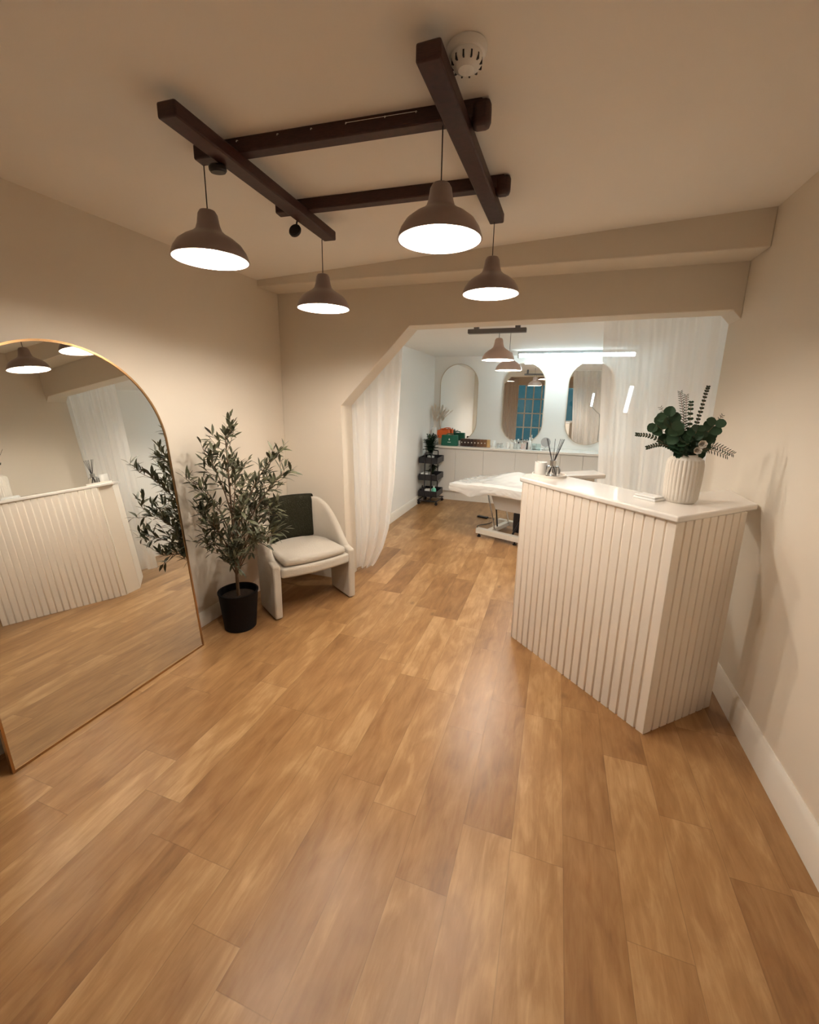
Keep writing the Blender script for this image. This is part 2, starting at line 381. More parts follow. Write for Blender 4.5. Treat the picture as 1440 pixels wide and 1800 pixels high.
m.tube([(C1[0][0]+(C1[1][0]-C1[0][0])*t, C1[0][1]+(C1[1][1]-C1[0][1])*t-.037, cz(C1[0][0]+(C1[1][0]-C1[0][0])*t)-.016) for t in (.57, .64, .70, .8)], .0008, 5)
tag(m.build('wire_hook', WHITE, fr), 'thin pale wire held by small hooks')
def disc(x, y, z, tilt):
    m = MB(); M_ = Matrix.Translation((x, y, z)) @ Matrix.Rotation(tilt, 4, 'X')
    m.lathe([(0, -.011), (.026, -.011), (.031, -.004), (.031, .006), (.026, .012), (0, .012)], 28, M=M_)
    m.tube([(x, y, z), (x+.01, y+.005, z+.045)], .004, 6); return m
disc(-1.255, 1.462, cz(-1.255)-.098, .15).build('cable_disc', BLACK, fr)
disc(-1.29, 2.01, cz(-1.29)-.115, 1.2).build('cable_disc', BLACK, fr)

# ------------------------------------------------------------------ pendants
SHADE_OUT = mat('hazed_dark_enamel', (0.30, 0.235, 0.22), 0.32); SHADE_IN = mat('white_enamel', (0.86, 0.80, 0.70), 0.4)  # outer enamel slightly lightened, lamp haze mixed into its colour
COPPER = mat('hazed_copper_enamel', (0.60, 0.47, 0.42), 0.3)  # copper made paler, the haze around the far lamps is in the colour
BULBM = mat('glowing_bulb', (1, 1, 1), 0.3, emit=BULB_COL, estr=BULB)
BULBM2 = mat('glowing_far_bulb', (1, 1, 1), 0.3, emit=BULB_COL, estr=BULB*1.4)
def pendant(name, x, y, zr, zt, label, D=.27, out=None, bulb=None, group=None):
    r = D/2; k = thing(name, label, 'pendant lamp', (x, y, zr), group=group)
    prof = [(r, 0), (r*.985, .012), (r*.93, .032), (r*.82, .055), (r*.64, .075), (r*.45, .090), (r*.34, .104), (r*.29, .125), (r*.25, .16), (r*.20, .172), (r*.08, .178)]
    MB().lathe(prof+[(0.001, .178)], 48).build('shade_shell', out or SHADE_OUT, k)
    inn = [(max(a-.004, .001), max(b-.004, 0.0)) for a, b in prof[:-1]]+[(0.001, .165)]
    inn[0] = (r-.003, .0005)
    MB().lathe(inn, 48).build('shade_lining', SHADE_IN, k)
    m = MB()
    for j in range(48):
        pass
    m.lathe([(r-.004, -.001), (r+.001, -.001), (r+.001, .003), (r-.004, .003)], 48, closed=True).build('rim', out or SHADE_OUT, k)
    MB().lathe([(0, .160), (.016, .160), (.018, .115), (.015, .098), (0, .098)], 20).build('lamp_holder', BLACK, k)
    MB().lathe([(0, .020), (.018, .023), (.030, .036), (.034, .052), (.029, .070), (.017, .088), (.013, .096), (0, .096)], 24).build('bulb', bulb or BULBM, k)
    MB().tube([(0, 0, .175), (0, 0, zt-zr)], .0022, 6).build('cord', BLACK, k)
    return k
pendant('pendant_lamp', -1.353, 1.502, 2.121, cz(-1.353)-.05, 'dark pendant lamp nearest the arched gold mirror', .288)
pendant('pendant_lamp', -1.272, 2.235, 2.073, cz(-1.272)-.085, 'dark pendant lamp hanging in front of the corner above the armchair', .285)
pendant('pendant_lamp', -.447, 1.608, 2.144, cz(-.447)-.05, 'largest looking dark pendant lamp, hanging from the right of the near cross bar', .296)
pendant('pendant_lamp', -.380, 2.370, 2.126, cz(-.38)-.085, 'dark pendant lamp hanging off the far end of the right long bar', .287)
# treatment room pendants
pendant('pendant_lamp', -.517, 3.80, 1.925, 2.14, 'haze-paled copper pendant lamp under the small bar in the back room', .27, COPPER, BULBM2)
pendant('pendant_lamp', -.51, 4.57, 1.89, FCZ-.008, 'lower haze-paled copper pendant lamp in the back room, further from the arch', .262, COPPER, BULBM2)
k = thing('ceiling_bar', 'grey wooden bar under the back room ceiling holding a pendant lamp', 'ceiling bar', (-.53, 3.80, 0))
GREYW = mat('grey_wood', (0.16, 0.15, 0.15), 0.6)
MB().box((-.25, -.028, 2.14), (.23, .028, 2.175)).build('bar', GREYW, k, bevel=.004)
for x in (-.18, .16): MB().box((x-.02, -.02, 2.17), (x+.02, .02, FCZ)).build('ceiling_block', GREYW, k)
m = MB(); m.lathe([(0, -.012), (.035, -.012), (.045, 0), (0, 0)], 24, (-.51, 4.57, FCZ)); tag(m.build('ceiling_rose', WHITE), 'small white ceiling rose above the further back room pendant', 'ceiling rose')

# ------------------------------------------------------------------ smoke detector
sx, sy = -.324, 1.392; k = thing('smoke_detector', 'round white smoke detector on the ceiling beside the wooden frame', 'smoke detector', (sx, sy, cz(sx)))
MB().lathe([(0, 0), (.055, 0), (.055, -.010), (.050, -.018), (.045, -.020), (0, -.020)], 40).build('base', WHITE, k)
MB().lathe([(.044, -.019), (.043, -.036), (.038, -.044), (.026, -.050), (.022, -.053), (0, -.053)], 40).build('head', WHITE, k)
m = MB()
for i in range(12):
    a = 2*PI*i/12; M_ = Matrix.Rotation(a, 4, 'Z'); m.box((.036, -.0022, -.045), (.0436, .0022, -.030), M=M_)
m.build('vent_slot', BLACK, k)

# ------------------------------------------------------------------ arched mirror
def arch_outline(w, h, n=40):
    r = w/2; pts = [(w, 0), (w, h-r)]
    for i in range(1, n): a = PI*i/n; pts.append((r+r*math.cos(a), h-r+r*math.sin(a)))
    pts += [(0, h-r), (0, 0)]; return pts
tilt = math.radians(5.4); mw, mh = 1.053, 1.842
yw = math.radians(.8); ux = Vector((math.sin(yw), math.cos(yw), 0)); uz = Vector((-math.sin(tilt)*math.cos(yw), math.sin(tilt)*math.sin(yw), math.cos(tilt))); un = ux.cross(uz).normalized()
MM = Matrix(((ux.x, uz.x, un.x, 0), (ux.y, uz.y, un.y, 0), (ux.z, uz.z, un.z, 0), (0, 0, 0, 1)))
k = thing('arched_mirror', 'tall arched floor mirror with thin gold frame leaning on the left wall', 'mirror', (-2.074, .899, .002))
out = arch_outline(mw, mh); inn = [(.010+(x)*(mw-.02)/mw, .010+z*(mh-.02)/mh) for x, z in out]
MB().prism(inn, -.010, -.004, M=MM).build('mirror_glass', MIRROR, k)
m = MB(); n = len(out)
def ringv(pts, z): return [m.bm.verts.new(MM @ Vector((p[0], p[1], z))) for p in pts]
a, b, c, d = ringv(out, 0), ringv(inn, 0), ringv(inn, -.018), ringv(out, -.018)
for A, B in ((a, b), (b, c), (c, d), (d, a)):
    for i in range(n): j = (i+1) % n; m.bm.faces.new((A[i], A[j], B[j], B[i]))
m.build('frame', GOLD, k)
MB().prism(inn, -.016, -.011, M=MM).build('backing_board', BLACK, k)

# ------------------------------------------------------------------ armchair
CH = (-1.632, 2.658, 0); CHR = math.atan2(.842, .539)
ch = thing('armchair', 'cream boucle barrel armchair with slab sides in the corner', 'armchair', CH, CHR)
plan = catmull([(-.305, .02, 0), (-.308, .15, 0), (-.300, .28, 0), (-.262, .40, 0), (-.16, .485, 0), (0, .515, 0), (.16, .485, 0), (.262, .40, 0), (.300, .28, 0), (.308, .15, 0), (.305, .02, 0)], 6)
NP = len(plan)-1
cum = [0]
for i in range(NP): cum.append(cum[-1]+(plan[i+1]-plan[i]).length)
def sect(t):
    s_ = t*cum[-1]; i = 0
    while i < NP-1 and cum[i+1] < s_: i += 1
    f = (s_-cum[i])/(cum[i+1]-cum[i]); p = plan[i].lerp(plan[i+1], f); d = (plan[i+1]-plan[i]).normalized()
    n = Vector((d.y, -d.x, 0))
    if n.dot(Vector((0, .2, 0))-p) > 0: n = -n     # outward
    u = abs(2*t-1)                                 # 1 at arm fronts, 0 at back
    g = min(1, max(0, (1-u)/.62)); g = g*g*(3-2*g)*.45+g*.55
    top = .405+.375*g
    return p, n, top
def shell_pt(t, v):      # v 0..1 around the section
    p, n, top = sect(t); th = .032; zb = .30
    # loop: outer bottom, outer up, rounded top, inner down
    lp = [(-th*.8, zb), (th, zb), (th*1.15, zb+(top-zb)*.5), (th*1.0, top-.045), (th*.8, top-.012), (0, top), (-th*.8, top-.012), (-th*1.0, top-.045), (-th*1.0, zb+(top-zb)*.5)]
    return lp
m = MB(); NS = 60; rings = []
for i in range(NS+1):
    t = i/NS; p, n, top = sect(t); rings.append([m.bm.verts.new(p+n*(-a)*-1+Vector((0, 0, z))) for a, z in shell_pt(t, 0)])
for i in range(NS):
    k_ = len(rings[0])
    for j in range(k_): m.bm.faces.new((rings[i][j], rings[i][(j+1) % k_], rings[i+1][(j+1) % k_], rings[i+1][j]))
m.bm.faces.new(rings[0]); m.bm.faces.new(rings[-1][::-1])
m.build('backrest', BOUCLE, ch, subsurf=1)
for sx_ in (-1, 1):
    m = MB(); pts = [(-.005, 0), (.295, 0), (.310, .20), (.33, .40), (.10, .43), (.0, .408), (-.008, .30)]
    M_ = Matrix(((0, 0, 1, sx_*.308-.029), (1, 0, 0, 0), (0, 1, 0, 0.006), (0, 0, 0, 1)))
    m.prism(pts, 0, .058, M=M_); m.build('side_panel', BOUCLE, ch, bevel=.014, bseg=4)
# seat base with bowed front rail
def bow(x): return -.012-.035*(1-(x/.29)**2)
fp = [(x/100*1.0, bow(x/100)) for x in range(-28, 29, 4)]
bp_ = [(.25, .33), (.18, .43), (0, .47), (-.18, .43), (-.25, .33)]
MB().prism(fp+bp_, .315, .392).build('seat_base', BOUCLE, ch, bevel=.018, bseg=4)
fp2 = [(x/100*.95, bow(x/100)+.012) for x in range(-27, 28, 3)]
bp2 = [(.245, .30), (.20, .40), (.1, .455), (0, .465), (-.1, .455), (-.20, .40), (-.245, .30)]
MB().prism(fp2+bp2, .394, .452).build('seat_cushion', BOUCLE, ch, bevel=.026, bseg=5)
for sx_ in (-1, 1):
    for yy in (.03, .26): MB().lathe([(0, 0), (.012, 0), (.012, .008), (0, .008)], 16, (sx_*.308, yy, 0)).build('foot', BLACK, ch)
# throw over the back
def throw_pt(u, v, off=.012):
    t = .655-.32*u+(.012*(1-v) if v < .5 else 0)
    p, n, top = sect(t); w = v*1.0
    ww = .014*math.sin(u*9+v*6)+.010*noise.noise(Vector((u*5, v*7, 0)))
    lenI = top-.468+.03*u; lenO = .26; half = .09; tot = lenI+half+lenO; s_ = v*tot
    if s_ < lenI: return p-n*(.036+off+ww*.4)+Vector((0, 0, top-.018-(lenI-s_)+.0))
    s2 = s_-lenI
    if s2 < half:
        a = PI*s2/half; return p-n*(math.cos(a)*(.036+off))+Vector((0, 0, top-.018+math.sin(a)*(.022+off)))
    return p+n*(.040+off+abs(ww)*.3)+Vector((0, 0, top-.018-(s2-half)))
th_root = tag(MB().grid(lambda u, v: throw_pt(u, v), 24, 40).build('throw_blanket', THROW, None, CH, CHR, solid=.014, subsurf=1), 'dark green knitted throw draped over the armchair back', 'throw')

# ------------------------------------------------------------------ potted olive tree
OT = Vector((-2.005, 2.235, 0)); ot = thing('potted_olive_tree', 'artificial olive tree in a black pot between mirror and armchair', 'potted plant', OT)
MB().lathe([(0, 0), (.100, 0), (.106, .006), (.130, .262), (.134, .268), (.134, .276), (.122, .276), (.116, .22), (0, .22)], 44).build('pot', BLACKP, ot)
MB().lathe([(0, .236), (.08, .234), (.119, .230), (.115, .222), (0, .222)], 30).build('soil', SOIL, ot)
def W3(x, y, z): return Vector((x, y, z))-OT
trunk = catmull([W3(-2.005, 2.235, .22), W3(-2.0, 2.228, .42), W3(-1.995, 2.222, .72), W3(-2.0, 2.225, 1.0), W3(-1.99, 2.21, 1.34)], 8)
MB().tube(trunk, [.012-.009*i/(len(trunk)-1) for i in range(len(trunk))], 8).build('trunk', BARK, ot)
def tw_leaves(lm, bmx, pts, dens, ln=(.055, .088), start=.2):
    n = len(pts); side = 1
    for i in range(n-1):
        if i/n < start: continue
        d = (pts[i+1]-pts[i]); seg = d.length
        if seg < 1e-6: continue
        d.normalize()
        k = max(1, int(seg*dens+random.random()))
        for _ in range(k):
            side = -side; q = pts[i].lerp(pts[i+1], random.random())
            sd = d.cross(Vector((random.uniform(-1, 1), random.uniform(-1, 1), random.uniform(-.3, 1)))).normalized()
            dr = (d*.75+sd*.8*side+Vector((0, 0, .15))).normalized(); L_ = random.uniform(*ln)
            # keep clear of the wall
            if (q+dr*L_+OT).x < XL+.10: dr.x = abs(dr.x)+.2
            if (q+dr*L_+OT).y < 1.975: dr.y = abs(dr.y)+.2
            bmx.leaf(q, dr, L_, L_*random.uniform(.22, .30), up=Vector((random.uniform(-.5, .5), random.uniform(-.5, .5), 1)), bend=random.uniform(-.1, .5))
    bmx.leaf(pts[-1], (pts[-1]-pts[-2]), .055, .016)
def branch(base, ends, r0=.006):
    # ends: list of way points to the tip
    pts = catmull([base]+ends, 7); bm_ = MB(); lv = MB()
    bm_.tube(pts, [r0*(1-.75*i/(len(pts)-1)) for i in range(len(pts))], 6)
    tw_leaves(None, lv, pts, 13, start=.5)
    n = len(pts)
    for i in range(int(n*.40), n-1, 3):
        d = (pts[i+1]-pts[i]).normalized()
        for s_ in (0, 1):
            sd = Vector((random.uniform(-.55, .75), random.uniform(-1, 1), random.uniform(-.35, .8))); sd = (sd-d*sd.dot(d)*.3).normalized()
            L_ = random.uniform(.05, .13); tip = pts[i]+d*L_*.7+sd*L_*.75
            if (tip+OT).x < XL+.12: tip.x = XL+.12-OT.x
            if (tip+OT).y < 1.985: tip.y = 1.985-OT.y
            # keep twigs out of the mirror body
            mid = pts[i].lerp(tip, .5)+Vector((0, 0, -.012)); tp = catmull([pts[i], mid, tip], 4)
            bm_.tube(tp, [.0022-.0012*q/(len(tp)-1) for q in range(len(tp))], 5)
            tw_leaves(None, lv, tp, 20, start=.3)
    br = bm_.build('branch', BARK, ot); lv.build('foliage', LEAF, br)
def onb(f): return trunk[int(f*(len(trunk)-1))]
for f_, tip in ((.22, (-1.84, 2.03, .60)), (.24, (-1.67, 2.05, .74)), (.30, (-1.74, 2.02, .93)), (.42, (-1.84, 2.04, 1.17)),
                (.24, (-2.05, 2.03, .70)), (.34, (-2.08, 2.03, .88)), (.44, (-2.08, 2.04, 1.06)), (.26, (-1.95, 2.00, .82)),
                (.60, (-2.02, 2.08, 1.22)), (.72, (-1.98, 2.20, 1.36)),
                (.38, (-1.66, 2.33, 1.10)), (.45, (-1.72, 2.30, 1.20)), (.30, (-1.70, 2.27, .88)), (.22, (-1.74, 2.24, .70)),
                (.26, (-1.88, 2.42, .84)), (.36, (-1.92, 2.50, 1.02)), (.30, (-2.08, 2.42, .92)), (.48, (-2.06, 2.38, 1.14)), (.22, (-1.92, 2.12, .62))):
    b_ = onb(f_); t_ = W3(*tip); md1 = b_.lerp(t_, .35)+Vector((0, 0, .05)); md2 = b_.lerp(t_, .7)+Vector((0, 0, .05))
    branch(b_, [md1, md2, t_], .0055)

# ------------------------------------------------------------------ reception counter
cf = Vector((.534, 2.08, 0)); cl = Vector((-.176, 2.77, 0)); crr = Vector((.913, 2.428, 0))
k = thing('reception_counter', 'white reeded corner reception counter with glossy ledge beside the right wall', 'reception counter', cf)
def fluted(name, a, b, inward, n, par):
    a = a-cf; b = b-cf; d = (b-a); L_ = d.length; d.normalize(); p = L_/n; m = MB(); g = .011
    prof = []
    for i in range(n):
        s0 = i*p; prof += [(s0+.000, 0), (s0+p-g, 0), (s0+p-g+.003, .009), (s0+p-.003, .009)]
    prof += [(L_, 0)]
    pts = [a+d*s_+inward*o for s_, o in prof] + [b+inward*.03, a+inward*.03]
    m.prism([(q.x, q.y) for q in pts], 0.0, 1.09); return m.build(name, COUNTER, par, bevel=.002, bseg=1)
nin = Vector((.697, .717, 0)); sin_ = Vector((-.676, .737, 0))
fluted('front_panel', cf, cl, nin, 19, k)
fluted('side_panel', crr, cf, sin_, 9, k)
# plain left end panel, inner back panel
def slab(name, a, b, th, inward, z0, z1, mt, par, off):
    a = Vector(a); b = Vector(b); m = MB(); pts = [a, b, b+inward*th, a+inward*th]; m.prism([(q.x-off.x, q.y-off.y) for q in pts], z0, z1); return m.build(name, mt, par, bevel=.002)
nl = Vector((.98, -.1, 0)).normalized()
slab('end_panel', (cl.x+.018, cl.y+.018, 0), (-.142, 2.93, 0), .025, nl, 0, 1.09, COUNTER, k, cf)
slab('return_panel', (-.125, 2.945, 0), (.275, 3.275, 0), .022, Vector((.637, -.771, 0)), 0, 1.09, COUNTER, k, cf)
slab('end_panel', (crr.x-.022, crr.y+.016, 0), (.72, 2.64, 0), .022, Vector((-.75, -.65, 0)), 0, 1.09, COUNTER, k, cf)
led = [(-.195, 2.785), (.533, 2.058), (.975, 2.492), (.975, 2.885), (.5475, 2.5225), (.08, 2.955), (.345, 3.125), (.283, 3.302), (-.168, 2.93)]
MB().prism([(x-cf.x, y-cf.y) for x, y in led], 1.09, 1.12).build('ledge_top', TOP, k, bevel=.008, bseg=3)

# vase and greenery
VX, VY = .612, 2.402
def rib(a, z): return 1+.045*abs(math.cos(a*14))*(1 if .02 < z < .215 else 0)
k = thing('ribbed_vase', 'cream ribbed ceramic vase on the counter corner', 'vase', (VX, VY, 1.12))
MB().lathe([(0, 0), (.062, 0), (.068, .006), (.073, .021), (.074, .05), (.077, .12), (.077, .19), (.072, .212), (.060, .224), (.050, .228), (.048, .236), (.042, .236), (.042, .10), (0, .10)], 224, rfun=rib).build('body', mat('cream_ceramic', (.66, .61, .54), .6, bump=.05, bscale=120), k)
gr = thing('greenery_bouquet', 'mixed dark eucalyptus and fern stems with white blooms in the ribbed vase', 'bouquet', (VX, VY, 1.34))
V0 = Vector((VX, VY, 1.34))
def stem(tip, mid=None, r=.002, kind='round', n=9, ln=.05, w=.045, mtl=None, start=.3):
    tip = Vector(tip)-V0; base = Vector((random.uniform(-.015, .015), random.uniform(-.015, .015), -.12))
    mid = (Vector(mid)-V0) if mid else base.lerp(tip, .55)+Vector((-tip.x*.15, -tip.y*.15, .04))
    pts = catmull([base, Vector((tip.x*.08, tip.y*.08, -.0)), mid, tip], 8); m = MB(); m.tube(pts, [r*(1-.5*i/(len(pts)-1)) for i in range(len(pts))], 6); st = m.build('stem', BARK, gr)
    lv = MB(); N = len(pts)
    for q in range(n):
        f = start+(1-start)*q/(n-1); i = min(int(f*(N-1)), N-2); p = pts[i].lerp(pts[i+1], f*(N-1)-i); d = (pts[i+1]-pts[i]).normalized()
        sd0 = d.cross(Vector((.3, -1, .2))).normalized(); sc = 1-.45*f
        for sg in (-1, 1):
            if kind == 'round':
                dr = (d*.35+sd0*sg+Vector((random.uniform(-.5, .5), random.uniform(-.6, .3), random.uniform(-.2, .4)))).normalized(); lv.leaf(p, dr, ln*sc, w*sc, up=Vector((random.uniform(-.3, .3), -1, .4)), bend=.1, shape='round')
            elif kind == 'fern':
                dr = (d*.6+sd0*sg).normalized(); lv.leaf(p, dr, ln*sc, w*sc, up=Vector((0, -1, .3)), bend=.1)
            else:
                dr = (d*.8+sd0*sg+Vector((0, random.uniform(-.4, .4), 0))).normalized(); lv.leaf(p, dr, ln*sc, w*sc, up=Vector((0, -1, .3)), bend=.1, shape='round')
    lv.build('leaves', mtl or LEAF2, st)
stem((.650, 2.39, 1.672), kind='bud', n=22, ln=.022, w=.016, mtl=LEAF3, start=.35)
stem((.548, 2.42, 1.650), kind='fern', n=26, ln=.028, w=.006, mtl=LEAF3, start=.4)
stem((.580, 2.44, 1.635), kind='fern', n=24, ln=.030, w=.006, mtl=LEAF3, start=.4)
stem((.600, 2.42, 1.600), kind='bud', n=14, ln=.026, w=.02, start=.3)
stem((.500, 2.38, 1.535), kind='round', n=4, ln=.092, w=.092, start=.62)
stem((.455, 2.37, 1.495), kind='round', n=4, ln=.085, w=.085, start=.66)
stem((.530, 2.33, 1.470), kind='round', n=5, ln=.09, w=.088, start=.5)
stem((.695, 2.36, 1.505), kind='round', n=4, ln=.08, w=.078, start=.6)
stem((.690, 2.44, 1.450), kind='round', n=5, ln=.085, w=.08, start=.4)
stem((.620, 2.33, 1.480), kind='round', n=8, ln=.070, w=.06, start=.3)
stem((.570, 2.34, 1.430), kind='round', n=8, ln=.075, w=.066, start=.3)
stem((.730, 2.40, 1.545), kind='fern', n=14, ln=.022, w=.005, mtl=LEAF3, start=.5)
stem((.375, 2.36, 1.445), mid=(.46, 2.37, 1.43), kind='bud', n=16, ln=.022, w=.013, mtl=LEAF3, start=.35)
stem((.425, 2.34, 1.385), mid=(.50, 2.36, 1.40), kind='bud', n=16, ln=.022, w=.013, mtl=LEAF3, start=.35)
stem((.480, 2.45, 1.575), kind='fern', n=18, ln=.026, w=.005, mtl=LEAF3, start=.4)
stem((.790, 2.37, 1.372), mid=(.70, 2.38, 1.405), kind='fern', n=22, ln=.034, w=.007, mtl=LEAF3, start=.25)
stem((.755, 2.33, 1.365), mid=(.67, 2.36, 1.39), kind='fern', n=20, ln=.034, w=.007, mtl=LEAF3, start=.25)
PETAL = mat('white_petal', (.74, .70, .64), .8)
for (fx, fy, fz, rr) in ((.645, 2.325, 1.415, .022), (.628, 2.318, 1.385, .020)):
    m = MB(); c0 = Vector((fx, fy, fz))-V0
    for ring, (nn_, tl) in enumerate(((5, .25), (6, .6), (7, 1.0))):
        for i in range(nn_):
            a = 2*PI*i/nn_+ring; dr = Vector((math.cos(a)*tl, -.8+.3*tl, math.sin(a)*tl)); m.leaf(c0, dr, rr*(.8+.2*ring), rr*.9, up=Vector((0, -1, 0)), bend=-.35, shape='round')
    m.build('flower', PETAL, gr)
# flat white box on the ledge
k = thing('card_machine', 'flat white card box lying on the ledge left of the vase', 'box', (.475, 2.40, 1.12), math.radians(136))
MB().box((-.06, -.04, 0), (.06, .04, .012)).build('base', WHITE, k, bevel=.003)
MB().box((-.055, -.036, .013), (.055, .036, .022)).build('lid', WHITE, k, bevel=.003)

# diffuser group
DX, DY = -.002, 2.862
tr = tag(MB().lathe([(0, .004), (.098, .004), (.100, .016), (.106, .016), (.106, 0), (0, 0)], 56, (0, 0, 0)).build('round_tray', mat('stone_tray', (.74, .70, .64), .6), None, (-.020, 2.895, 1.12)), 'round pale tray at the left end of the counter ledge', 'tray')
k = thing('reed_diffuser', 'square shouldered glass reed diffuser bottle on the round tray', 'diffuser', (DX, DY, 1.1245))
MB().lathe([(0, 0), (.036, 0), (.039, .004), (.039, .062), (.036, .068), (.018, .070), (.018, .078), (.016, .078), (.016, .066), (.034, .062), (.035, .008), (0, .008)], 36).build('bottle', GLASS, k)
MB().lathe([(.0165, .072), (.021, .072), (.021, .105), (.0165, .105)], 28, closed=True).build('collar', STEEL, k)
REED = ['left leaning thin black reed lowest of the fan in the diffuser bottle', 'left leaning thin black reed, second from the left in the diffuser bottle', 'thin black reed leaning left and slightly forward in the diffuser bottle', 'upright thin black reed in the middle of the diffuser bottle', 'thin black reed leaning right in the diffuser bottle', 'thin black reed leaning right and slightly back in the diffuser bottle', 'thin black reed leaning furthest right in the diffuser bottle', 'thin black reed leaning right and rearmost in the diffuser bottle']
for i, (a, rr) in enumerate(((2.7, .055), (2.9, .045), (3.3, .05), (1.4, .006), (.1, .052), (.3, .045), (-.2, .058), (.6, .04))):
    dx, dy = math.cos(a)*rr, math.sin(a)*rr*.6
    tag(MB().tube([(-dx*.5, -dy*.5, .012), (dx*.1, dy*.1, .09), (dx, dy, .24)], .0018, 6).build('reed_stick', BLACK, None, (DX, DY, 1.1245)), REED[i], 'reed', 'reeds in the counter diffuser')
k = thing('candle_jar', 'white candle jar behind the diffuser bottle on the tray', 'candle', (-.076, 2.915, 1.1245))
MB().lathe([(0, 0), (.036, 0), (.038, .003), (.038, .082), (.035, .082), (.035, .065), (0, .065)], 36).build('jar', WHITE, k)
MB().lathe([(0, .066), (.0345, .066), (.0345, .070), (0, .070)], 24).build('wax', mat('cream_wax', (.8, .74, .62), .5), k)
MB().tube([(0, 0, .068), (.001, 0, .082)], .0012, 6).build('wick', BLACK, k)
tag(MB().lathe([(0, -.004), (.026, -.004), (.028, 0), (.026, .004), (0, .004)], 28, M=Matrix.Rotation(1.45, 4, 'X')).build('jar_lid', mat('smoky_lid', (.32, .31, .30), .3), None, (.022, 2.925, 1.1525)), 'round grey lid standing on edge beside the diffuser', 'lid')

# ------------------------------------------------------------------ curtains
def curtain(name, fx, y0, ztop, zbot, nf, amp, mtl, label, ph=0):
    # fx(u, z) -> x
    def P(u, v):
        z = zbot(u)+(ztop(u)-zbot(u))*v
        x = fx(u, z); g = amp*(1.1-.4*v)
        y = y0+g*math.sin(2*PI*nf*u+ph+.5*math.sin(3*u*PI+z))+.4*g*math.sin(2*PI*nf*2.3*u+1.3+z*.6)
        return Vector((x, y, z))
    o = MB().grid(P, 180, 44).build(name, mtl)
    return tag(o, label, 'curtain')
def lerp_tab(tab, z):
    for (z0, a), (z1, b) in zip(tab, tab[1:]):
        if z0 <= z <= z1:
            t = (z-z0)/(z1-z0); return a+(b-a)*t
    return tab[0][1] if z < tab[0][0] else tab[-1][1]
RT = [(0, -1.56), (.10, -1.49), (.25, -1.42), (.45, -1.364), (.87, -1.318), (1.6, -1.275), (2.24, -1.245)]
LT = [(0, -1.72), (1.2, -1.80), (2.24, -1.86)]
curtain('sheer_curtain', lambda u, z: lerp_tab(LT, z)+(lerp_tab(RT, z)-lerp_tab(LT, z))*u, 3.49, lambda u: 2.245, lambda u: .012+.03*u*u, 3.6, .030, SHEER, 'white sheer curtain hanging behind the sloping left side of the arch')
RL = [(0, .36), (1.09, .326), (2.24, .25)]
curtain('sheer_curtain', lambda u, z: lerp_tab(RL, z)+(1.035-lerp_tab(RL, z))*(u**1.0), 3.50, lambda u: 2.245, lambda u: .012, 5, .026, SHEER2, 'wide white sheer curtain behind the counter on the right of the arch', 1.0)
curtain('window_curtain', lambda u, z: -2.10+.70*u, YF+.09, lambda u: 2.30, lambda u: .012, 6, .03, SHEER, 'pale curtain beside the gridded shop window, reflected in the middle pill mirror')
tag(MB().tube([(-2.14, YF+.09, 2.31), (-1.36, YF+.09, 2.31)], .010, 10).build('curtain_rod', STEEL), 'thin steel rod carrying the pale curtain beside the shop window', 'curtain rod')
for x0, x1, lb in ((-1.88, -1.22, 'thin white curtain rail above the left sheer curtain'), (.22, 1.05, 'thin white curtain rail above the right sheer curtain')):
    tag(MB().box((x0, 3.475, 2.246), (x1, 3.505, FCZ)).build('curtain_rail', WHITE), lb, 'curtain rail')

# ------------------------------------------------------------------ treatment room: cabinets
YC = 6.60
seams = [FXL+.005, -1.473, -1.031, -.550, -.230, .093, .402, .72, FXR-.005]
cabs = ['left of the row, behind the black trolley', 'second from the left wall', 'third from the left wall', 'fourth from the left wall, behind the treatment bed', 'fifth from the left wall', 'sixth from the left wall', 'seventh from the left wall, behind the sheer curtain', 'last of the row by the right wall']
for i in range(8):
    x0, x1 = seams[i], seams[i+1]
    k = thing('base_cabinet', 'white handleless base cabinet, '+cabs[i], 'cabinet', ((x0+x1)/2, YC+.02, 0), group='base cabinets along the back wall')
    w = (x1-x0)/2
    MB().box((-w+.001, 0, .15), (w-.001, .37, .835)).build('body', CAB, k)
    MB().box((-w+.0015, -.019, .152), (w-.0015, -.001, .828)).build('door', CAB, k, bevel=.0015)
    MB().box((-w+.001, .02, 0), (w-.001, .05, .148)).build('plinth', TRIM, k)
tag(MB().box((FXL+.004, YC-.02, .837), (FXR-.004, YB-.002, .872)).build('worktop', TOP, bevel=.004), 'long white worktop over the back wall cabinets', 'worktop')
# pill mirrors
def pill(name, cx_, zc, w, h, label, framed=.010, fm=None):
    r = w/2; pts = []; n = 28
    for i in range(n+1): a = PI*i/n; pts.append((r*math.cos(a), h/2-r+r*math.sin(a)))
    for i in range(n+1): a = PI+PI*i/n; pts.append((r*math.cos(a), -(h/2-r)+r*math.sin(a)))
    k = thing(name, label, 'mirror', (cx_, YB, zc), group='pill shaped wall mirrors')
    Mx = Matrix(((1, 0, 0, 0), (0, 0, -1, 0), (0, 1, 0, 0), (0, 0, 0, 1)))
    ins = [(x*(1-framed/r), z*(1-2*framed/h)) for x, z in pts]
    MB().prism(ins, .003, .012, M=Mx).build('mirror_glass', MIRROR2, k)
    m = MB(); rg = lambda P_, z: [m.bm.verts.new(Mx @ Vector((p[0], p[1], z))) for p in P_]
    a, b, c, d = rg(pts, .020), rg(ins, .020), rg(ins, .001), rg(pts, .001); N = len(pts)
    for A, B in ((a, b), (b, c), (c, d), (d, a)):
        for i in range(N): j = (i+1) % N; m.bm.faces.new((A[i], A[j], B[j], B[i]))
    m.build('frame', fm or mat('pale_champagne_metal', (.62, .54, .44), .35, .6), k)
